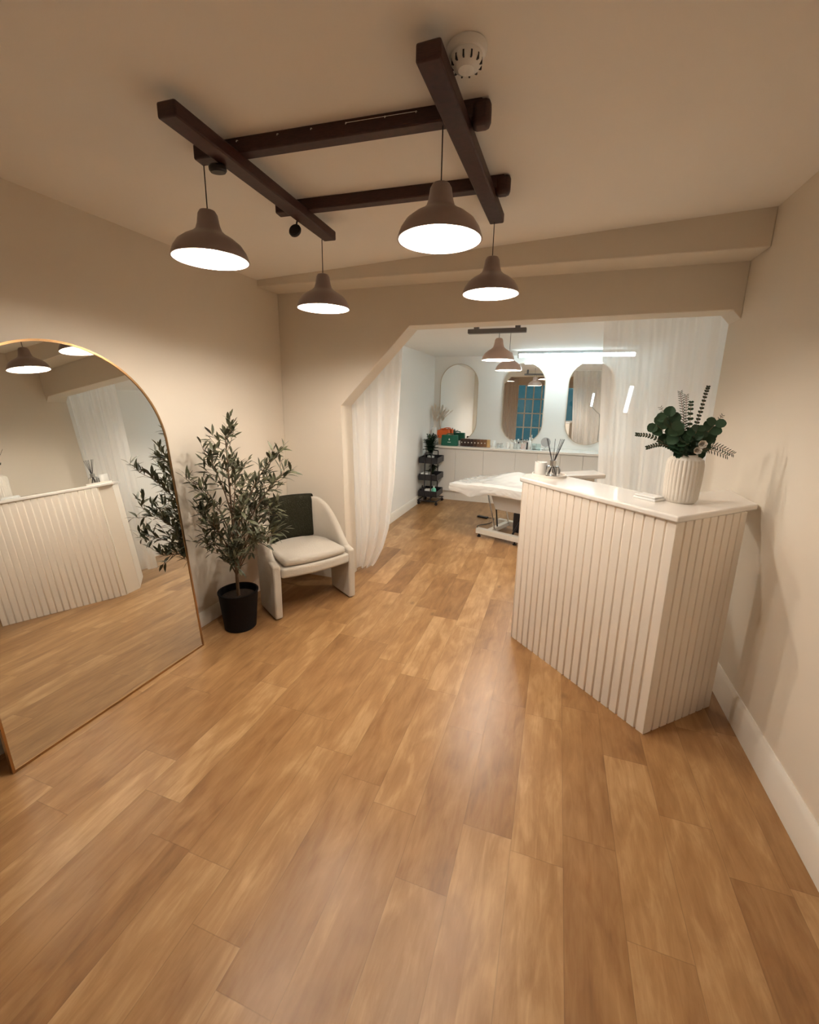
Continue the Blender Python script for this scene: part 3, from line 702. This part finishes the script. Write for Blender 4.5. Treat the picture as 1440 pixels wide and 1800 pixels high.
pill('pill_mirror', -1.545, 1.535, .625, 1.23, 'pill shaped wall mirror nearest the left wall above the orange tote')
pill('pill_mirror', -.525, 1.545, .625, 1.23, 'middle pill shaped wall mirror, reflecting the gridded shop window')
pill('pill_mirror', .425, 1.565, .625, 1.23, 'pill shaped wall mirror partly behind the sheer curtain')

# tube light
k = thing('tube_light', 'long white tube light under the back room ceiling before the pill mirrors', 'tube light', (.10, 6.42, FCZ))
MB().box((-.70, -.035, -.035), (.80, .035, 0)).build('housing', mat('pale_blue_housing', (.55, .62, .66), .4), k, bevel=.004)
MB().tube([(-.68, 0, -.058), (.78, 0, -.058)], .022, 20).build('tube', mat('glowing_tube', (1, 1, 1), .3, emit=TUBE_COL, estr=TUBE), k)
for x in (-.69, .79): MB().box((x-.012, -.025, -.085), (x+.012, .025, -.03)).build('end_cap', WHITE, k, bevel=.003)

# arm lamp behind the sheer
k = thing('arm_lamp', 'white led arm lamp on a wheeled stand behind the sheer curtain', 'lamp', (.80, 4.62, 0))
MB().lathe([(0, 0), (.14, 0), (.14, .02), (.02, .035), (0, .035)], 32).build('base', WHITE, k)
MB().tube([(0, 0, .03), (0, 0, 1.25), (-.02, -.01, 1.35)], .012, 12).build('pole', STEEL, k)
MB().tube([(-.02, -.01, 1.35), (-.175, 0, 1.49)], .010, 10).build('arm', STEEL, k)
HM = Matrix.Translation((-.175, 0, 1.625)) @ Matrix.Rotation(.22, 4, 'X') @ Matrix.Rotation(.10, 4, 'Y') @ Matrix.Rotation(-.16, 4, 'Z')
for z0 in (-.145, .128): MB().box((-.024, -.016, z0), (.024, .016, z0+.017), M=HM).build('end_cap', WHITE, k, bevel=.004)
MB().box((-.018, -.012, -.127), (.018, .012, .127), M=HM).build('glow_tube', mat('lamp_head_glow', (1, 1, 1), .3, emit=(.80, .93, 1), estr=4), k, bevel=.008)

# ------------------------------------------------------------------ trolley
k = thing('storage_trolley', 'black three tier wheeled trolley against the far left wall', 'trolley', (-1.785, 6.33, 0))
def tray(z0, z1):
    m = MB(); x, y, t = .145, .19, .004
    m.box((-x, -y, z0), (x, y, z0+.004)); m.box((-x, -y, z0), (-x+t, y, z1)); m.box((x-t, -y, z0), (x, y, z1)); m.box((-x, -y, z0), (x, -y+t, z1)); m.box((-x, y-t, z0), (x, y, z1)); return m
for z0, z1 in ((.13, .22), (.385, .475), (.645, .735)): tray(z0, z1).build('tray', BLACK, k)
for (x, y) in ((-.05, -.195), (.05, -.195), (-.05, .195), (.05, .195)): MB().tube([(x, y, .06), (x, y, .77)], .008, 10).build('pole', BLACK, k)
for y in (-.195, .195): MB().tube(catmull([(-.05, y, .77), (-.04, y, .80), (.04, y, .80), (.05, y, .77)], 4), .008, 8).build('handle', BLACK, k)
m = MB(); m.tube([(-.15, -.20, .065), (.15, -.20, .065), (.15, .20, .065), (-.15, .20, .065), (-.15, -.20, .065)], .010, 8); m.tube([(0, -.20, .065), (0, .20, .065)], .008, 8); m.build('base_rail', BLACK, k)
for x in (-.14, .14):
    for y in (-.18, .18):
        m = MB(); m.lathe([(0, -.009), (.022, -.009), (.024, 0), (.022, .009), (0, .009)], 20, M=Matrix.Translation((x, y, .024)) @ Matrix.Rotation(PI/2, 4, 'X')); m.box((x-.006, y-.013, .02), (x+.006, y+.013, .06)); m.build('castor', BLACK, k)
TX, TY = -1.785, 6.33
# things on it
k = thing('potted_fern', 'dark bushy artificial fern on the top tray of the black trolley', 'potted plant', (TX-.01, TY-.02, .649))
MB().lathe([(0, 0), (.045, 0), (.055, .085), (.058, .09), (.05, .09), (.048, .075), (0, .075)], 24).build('pot', WHITE, k)
def ferny(n, hi, spread, droop=False):
    m = MB()
    for i in range(n):
        a = random.uniform(0, 2*PI); r_ = random.uniform(.2, 1)*spread; h = random.uniform(.3, 1)*hi
        tip = Vector((math.cos(a)*r_, math.sin(a)*r_, h)); 
        if droop: tip.z = -abs(h)
        pts = catmull([(0, 0, .08), (tip.x*.5, tip.y*.5, .08+max(tip.z, 0)*.6+.04), tuple(tip+Vector((0, 0, .08)))], 6)
        m.tube(pts, .0012, 4)
        for q in range(2, len(pts)-1):
            d = (pts[q+1]-pts[q]).normalized(); sd = d.cross(Vector((0, 0, 1)) if abs(d.z) < .9 else Vector((1, 0, 0))).normalized()
            for sg in (-1, 1): m.leaf(pts[q], d*.5+sd*sg, .042, .017)
    return m
ferny(95, .35, .125).build('foliage', LEAF2, k)
k = thing('trailing_plant', 'small dark trailing plant in a white pot on the middle trolley tray', 'potted plant', (TX+.04, TY-.06, .389))
MB().lathe([(0, 0), (.03, 0), (.036, .06), (.03, .06), (.028, .05), (0, .05)], 20).build('pot', WHITE, k)
ferny(24, .14, .07).build('foliage', LEAF3, k)
TEAL = mat('mint_liquid', (.16, .55, .42), .35)
k = thing('pump_bottle', 'mint green bottle with white cap on the bottom trolley tray', 'bottle', (TX+.085, TY-.13, .134))
MB().lathe([(0, 0), (.034, 0), (.036, .01), (.036, .10), (.028, .125), (.012, .135), (0, .135)], 24).build('body', TEAL, k)
MB().lathe([(0, .135), (.012, .135), (.012, .165), (0, .165)], 16).build('cap', WHITE, k)
tag(MB().box((-.06, -.04, 0), (.03, .04, .10)).build('white_carton', WHITE, None, (TX, TY-.10, .134), bevel=.002), 'plain white carton on the bottom trolley tray', 'carton')
k = thing('dark_bottle', 'small dark dropper bottle on the bottom trolley tray by the wall', 'bottle', (TX-.10, TY-.13, .134))
MB().lathe([(0, 0), (.022, 0), (.022, .09), (.01, .11), (0, .11)], 20).build('body', mat('amber_glass', (.02, .015, .02), .2), k); MB().lathe([(0, .11), (.010, .11), (.008, .16), (0, .16)], 12).build('cap', BLACK, k)
tag(MB().box((-.12, -.13, 0), (.10, .10, .075)).build('white_towel_pack', WHITE, None, (TX-.01, TY-.03, .4-.01), bevel=.01), 'folded white pack lying in the middle trolley tray', 'towels') if False else tag(MB().box((-.13, -.09, 0), (-.02, .12, .098)).build('folded_towel', WHITE, None, (TX, TY-.06, .389), bevel=.012, bseg=3), 'folded white towel in the middle trolley tray', 'towel')

# ------------------------------------------------------------------ worktop objects
Z = .872
k = thing('tall_white_vase', 'tall slim white vase of pampas at the left end of the worktop', 'vase', (-1.885, 6.80, Z))
MB().lathe([(0, 0), (.045, 0), (.05, .01), (.052, .12), (.040, .22), (.034, .27), (.030, .27), (.030, .2), (0, .2)], 32).build('body', WHITE, k)
PAMP = mottled('pampas_plume', (.80, .70, .58), (.88, .80, .70), 60, .95, .6, 200)
for i, (tx, tz, ty) in enumerate(((-1.93, 1.46, 6.80), (-1.90, 1.50, 6.84), (-1.865, 1.47, 6.78), (-1.84, 1.45, 6.84), (-1.80, 1.43, 6.80), (-1.745, 1.40, 6.83), (-1.915, 1.40, 6.76), (-1.69, 1.40, 6.82))):
    k = thing('pampas_stem', ['fluffy beige pampas stem leaning to the wall in the white vase', 'tallest fluffy beige pampas stem in the white vase', 'fluffy beige pampas stem right of the tallest in the white vase', 'fluffy beige pampas stem in the middle of the white vase bunch', 'fluffy beige pampas stem third from the right in the white vase', 'fluffy beige pampas stem second from the right in the white vase', 'short fluffy beige pampas stem at the front left of the white vase', 'fluffy beige pampas stem leaning furthest right over the mirror edge'][i], 'pampas grass', (-1.885, 6.80, Z+.22), group='pampas in the white vase')
    tip = Vector((tx+1.885, ty-6.80, tz-Z-.22)); pts = catmull([(0, 0, 0), tuple(tip*.5+Vector((-tip.x*.2, 0, .02))), tuple(tip)], 6)
    MB().tube(pts, .0015, 5).build('stem', PAMP, k)
    m = MB(); N = len(pts)
    for _ in range(90):
        f = random.uniform(.38, 1); j = min(int(f*(N-1)), N-2); p = pts[j].lerp(pts[j+1], f*(N-1)-j); d = (pts[j+1]-pts[j]).normalized()
        m.leaf(p, d+Vector((random.uniform(-.5, .5), random.uniform(-.5, .5), random.uniform(-.1, .3))), .045, .006)
    m.build('plume', PAMP, k)
def tote(name, x, y, w, d, h, col, label, z=Z, logo=False):
    k = thing(name, label, 'bag', (x, y, z)); mt = mat(name+'_fabric', col, .6)
    m = MB(); pts = [(-w/2, 0), (w/2, 0), (w/2*.94, h), (-w/2*.94, h)]
    m.prism(pts, -d/2, d/2, M=Matrix(((1, 0, 0, 0), (0, 0, -1, 0), (0, 1, 0, 0), (0, 0, 0, 1)))).build('body', mt, k, bevel=.008)
    for yy in (-d/2+.01, d/2-.01):
        MB().tube(catmull([(-.045, yy, h-.005), (-.04, yy, h+.018), (.04, yy, h+.018), (.045, yy, h-.005)], 5), .005, 6).build('handle', mt, k)
    if logo:
        m = MB(); y_ = -d/2-.0015
        dr = [(0, .022)]+[(.0105*math.cos(a), -.004+.0105*math.sin(a)) for a in [PI*.12-i*(PI*1.24)/12 for i in range(13)]]
        m.prism([(p[0]*1.1, p[1]+h*.60) for p in dr][::-1], -.001, .001, M=Matrix(((1, 0, 0, 0), (0, 0, -1, y_), (0, 1, 0, 0), (0, 0, 0, 1))))
        for q in range(4): m.box((-.026+q*.0135, y_-.001, h*.30), (-.026+q*.0135+.010, y_+.001, h*.30+.011))
        m.build('printed_logo', mat('print_white', (.8, .85, .8), .6), k)
    return k
tote('orange_tote', -1.745, 6.86, .20, .10, .125, (.75, .13, .02), 'orange tote bag behind the green one on the worktop', z=Z+.105)
tag(MB().box((-.07, -.06, 0), (.07, .06, .105)).build('kraft_carton', mat('kraft_card', (.55, .38, .22), .8), None, (-1.745, 6.875, Z), bevel=.002), 'tan carton under the orange tote on the worktop', 'carton')
tote('green_tote', -1.60, 6.72, .27, .09, .165, (.012, .14, .085), 'dark green box bag with white droplet logo on the worktop', logo=True)
for i in range(9):
    x = -1.405+.0525*i; t = i/8
    col = (.035+.35*max(0, t-.4)**1.0, .014+.16*max(0, t-.4), .010+.05*max(0, t-.4))
    if i == 8: col = (.55, .34, .14)
    k = thing('product_box', ['dark brown white dotted box next to the green bag', 'dark brown white dotted box, second from the green bag', 'dark brown white dotted box, third from the green bag', 'dark brown white dotted box, fourth from the green bag', 'dark brown white dotted box, fifth from the green bag', 'mid brown white dotted box, sixth from the green bag', 'golden brown white dotted box, seventh from the green bag', 'lightest golden white dotted box, next to the plain tan one'][i] if i < 8 else 'plain tan box ending the row of brown boxes on the worktop', 'box', (x, 6.74, Z), group='row of brown product boxes' if i < 8 else None)
    MB().box((-.024, -.028, 0), (.024, .028, .115)).build('carton', mat('carton_brown_%s' % 'abcdefghi'[i], col, .5), k, bevel=.0015)
    if i < 8: MB().lathe([(0, 0), (.0085, 0), (.0085, .0012), (0, .0012)], 16, M=Matrix.Translation((0, -.0283, .060)) @ Matrix.Rotation(PI/2, 4, 'X')).build('label', mat('dot_label', (.8, .78, .72), .6), k)
def bottle(name, x, y, r, h, mt, label, cat, capm=None, caph=.02, cr_=None):
    k = thing(name, label, cat, (x, y, Z)); cr_ = cr_ or r*.95
    MB().lathe([(0, 0), (r*.94, 0), (r, .004), (r, h-.006), (r*.9, h), (0, h)], 24).build('body', mt, k)
    MB().lathe([(0, h+.0003), (cr_, h+.0003), (cr_, h+caph), (0, h+caph)], 20).build('cap', capm or WHITE, k)
FROST = mat('frosted_clear', (.80, .84, .84), .25, trans=.5); PINKB = mat('blush_plastic', (.72, .58, .54), .4)
bottle('white_canister', -.905, 6.74, .028, .085, WHITE, 'plain white canister right of the brown boxes', 'canister')
bottle('glass_jar', -.835, 6.72, .024, .055, FROST, 'small glass jar with chrome lid beside the white canister', 'jar', CHROME, .018)
bottle('glass_jar', -.785, 6.75, .024, .055, FROST, 'right one of two small chrome lidded glass jars', 'jar', CHROME, .018)
bottle('white_jar', -.69, 6.73, .024, .07, WHITE, 'first small white jar under the middle mirror', 'jar')
bottle('white_jar', -.635, 6.73, .024, .07, TRIM, 'cream jar to the right of the first white jar', 'jar')
bottle('frosted_bottle', -.575, 6.74, .022, .085, FROST, 'frosted bottle with white cap under the middle mirror', 'bottle', WHITE, .022, .014)
bottle('frosted_bottle', -.525, 6.71, .022, .085, FROST, 'frosted bottle with black cap under the middle mirror', 'bottle', BLACK, .022, .012)
bottle('blush_bottle', -.475, 6.74, .017, .08, PINKB, 'slim blush bottle in front of the middle mirror', 'bottle', WHITE, .02, .012)
bottle('blush_bottle', -.437, 6.72, .017, .085, PINKB, 'slim blush bottle with steel cap beside the other', 'bottle', STEEL, .02, .012)
bottle('black_bottle', -.398, 6.70, .010, .11, BLACK, 'thin black bottle beside the tall white one', 'bottle', WHITE, .02, .008)
bottle('tall_white_bottle', -.370, 6.75, .026, .13, WHITE, 'tallest white bottle on the worktop', 'bottle', WHITE, .05, .010)
k = thing('acrylic_box', 'clear acrylic organiser with white contents on the worktop', 'organiser', (-.265, 6.74, Z))
m = MB(); m.box((-.065, -.035, 0), (.065, .035, .004)); m.box((-.065, -.035, 0), (.065, -.032, .09)); m.box((-.065, .032, 0), (.065, .035, .09)); m.box((-.065, -.035, 0), (-.062, .035, .09)); m.box((.062, -.035, 0), (.065, .035, .09)); m.box((-.0015, -.035, 0), (.0015, .035, .09)); m.build('case', PANE, k)
MB().box((-.055, -.026, .005), (-.008, .026, .07)).build('cotton_pads', WHITE, k, bevel=.006); 
k = thing('vanity_mirror', 'small round grey vanity mirror on a stand on the worktop', 'mirror', (-.135, 6.76, Z))
MB().lathe([(0, 0), (.05, 0), (.05, .006), (.01, .012), (0, .012)], 28).build('base', STEEL, k)
MB().tube([(0, 0, .01), (0, 0, .05)], .004, 8).build('stand', STEEL, k)
MB().lathe([(0, -.004), (.066, -.004), (.070, 0), (.066, .004), (0, .004)], 40, M=Matrix.Translation((0, -.002, .118)) @ Matrix.Rotation(PI/2-.1, 4, 'X')).build('mirror_head', mat('grey_mirror_back', (.42, .43, .44), .3, .4), k)

# ------------------------------------------------------------------ treatment bed
BO = Vector((-.767, 4.90, 0)); BR = math.atan2(-.35, .937)
bd = thing('treatment_bed', 'white treatment bed under plastic cover on a white lifting base behind the counter', 'treatment bed', BO, BR)
def bed_h(x, y):
    g = max(0, min(1, (x+.30)/.55)); g = g*g*(3-2*g)
    g2 = math.exp(-((y-.42)/.22)**2)
    return .625+.085*g*g2+.03*g
def mattress(u, v):
    x = -.37+1.85*u; y = -.10+.66*v; return x, y
m = MB(); 
def mat_top(u, v):
    x, y = mattress(u, v); edge = min(u*1.85, (1-u)*1.85, v*.66, (1-v)*.66); dr = .0 if edge > .05 else -.03*(1-edge/.05)**2
    return Vector((x, y, bed_h(x, y)+dr+.006*noise.noise(Vector((x*9, y*9, 0)))))
m.grid(mat_top, 60, 30)
def sidept(u, v): 
    x, y = mattress(u, 0); z = bed_h(x, y)-.03; return Vector((x, y-.006*math.sin(v*PI), z-.075*v))
m.grid(sidept, 60, 3); m.grid(lambda u, v: Vector((mattress(u, 1)[0], mattress(u, 1)[1]+.006*math.sin(v*PI), bed_h(*mattress(u, 1))-.03-.075*v)), 60, 3)
m.grid(lambda u, v: Vector((-.37-.006*math.sin(v*PI), mattress(0, u)[1], bed_h(*mattress(0, u))-.03-.075*v)), 30, 3)
m.grid(lambda u, v: Vector((1.48, mattress(1, u)[1], bed_h(*mattress(1, u))-.03-.075*v)), 30, 3)
m.grid(lambda u, v: Vector((*mattress(u, v), bed_h(*mattress(u, v))-.105)), 60, 30)
bmesh.ops.remove_doubles(m.bm, verts=m.bm.verts, dist=.0004)
m.build('mattress', mat('white_vinyl', (.78, .75, .71), .35), bd)
def cover(u, v):
    x = -.375+1.80*u; y = -.112+.69*v; e = min(v*.69, (1-v)*.69, u*1.8)
    z = bed_h(max(min(x, 1.47), -.37), max(min(y, .56), -.10))+.010+.012*abs(noise.noise(Vector((x*6, y*7, 3))))+.004*abs(noise.noise(Vector((x*17, y*13, 7))))
    return Vector((x, y, z-(.0 if e > .05 else .02*(1-e/.05))))
m = MB(); m.grid(cover, 90, 44)
def skirt(u, v):
    x = -.375+1.80*u; c = cover(u, 0); return Vector((x+.004*math.sin(v*8), c.y-.006-.012*abs(noise.noise(Vector((x*14, v*2, 1))))*(.4+v), c.z-v*(.075+.05*max(0, 1-abs(u-.17)*7)+.04*abs(noise.noise(Vector((x*5, 0, 2)))))))
m.grid(skirt, 120, 10)
m.grid(lambda u, v: Vector((-.377-.008*abs(noise.noise(Vector((u*9, v*2, 5))))*(.3+v), cover(0, u).y, cover(0, u).z-v*(.07+.03*noise.noise(Vector((u*4, 0, 9)))))), 44, 8)
def plastic():
    m_ = bpy.data.materials.new('clear_plastic_sheet'); m_.use_nodes = True; nt = m_.node_tree; N = nt.nodes; L = nt.links
    b = N['Principled BSDF']; b.inputs['Base Color'].default_value = (.88, .90, .90, 1); b.inputs['Roughness'].default_value = .12; b.inputs['Coat Weight'].default_value = .6
    p = N.new('ShaderNodeBsdfTransparent'); mx = N.new('ShaderNodeMixShader'); mx.inputs[0].default_value = .62
    L.new(p.outputs[0], mx.inputs[1]); L.new(b.outputs[0], mx.inputs[2]); L.new(mx.outputs[0], N['Material Output'].inputs[0]); return m_
bmesh.ops.remove_doubles(m.bm, verts=m.bm.verts, dist=.0004)
tag(m.build('plastic_cover', plastic(), None, BO, BR), 'crinkled clear plastic sheet spread over the white treatment bed', 'plastic sheet')
FRM = mat('cream_metal', (.72, .69, .63), .35)
m = MB(); m.box((-.03, -.035, .045), (1.15, .035, .105)).build('base_bar', FRM, bd, bevel=.004)
m = MB(); m.box((-.03, .50, .045), (1.15, .57, .105)).build('base_bar', FRM, bd, bevel=.004)
for x in (.08, .98): MB().box((x, .036, .05), (x+.06, .499, .10)).build('base_crossbar', FRM, bd, bevel=.004)
for x in (0.0, .46, 1.12):
    for y in (0, .535): MB().lathe([(0, 0), (.022, 0), (.022, .012), (.010, .018), (.010, .046), (0, .046)], 20, (x, y, 0)).build('foot', BLACK, bd)
# lifting housing and legs
m = MB(); pts = [(.10, .45), (.52, .45), (.60, .585), (.02, .585)]
pts = [(.14, .34), (.50, .34), (.60, .535), (.06, .535)]
m.prism(pts, -.36, -.10, M=Matrix(((1, 0, 0, 0), (0, 0, -1, 0), (0, 1, 0, 0), (0, 0, 0, 1)))); m.build('lift_housing', mat('grey_housing', (.56, .54, .51), .4), bd, bevel=.006)
for y in (.06, .42):
    MB().tube([(.05, y, .545), (.17, y, .10)], .010, 8).build('scissor_arm', CHROME, bd); MB().tube([(.62, y, .535), (.40, y, .10)], .012, 8).build('scissor_arm', BLACK, bd)
MB().box((.36, .12, .10), (.50, .30, .34)).build('motor', BLACK, bd, bevel=.02)
MB().tube([(.02, .20, .52), (.10, .21, .30), (.12, .22, .10)], .009, 8).build('upright', BLACK, bd)
k = thing('foot_pedal', 'small black foot control on the wooden floor under the bed end', 'foot control', (-.86, 5.75, 0), BR)
MB().box((-.075, -.03, 0), (.075, .03, .022)).build('pedal', BLACK, k, bevel=.006)
MB().tube(catmull([(.07, 0, .012), (.16, .02, .010), (.22, -.20, .009), (.16, -.42, .009), (.30, -.52, .009), (.42, -.40, .04)], 8), .005, 6).build('cable', BLACK, k)
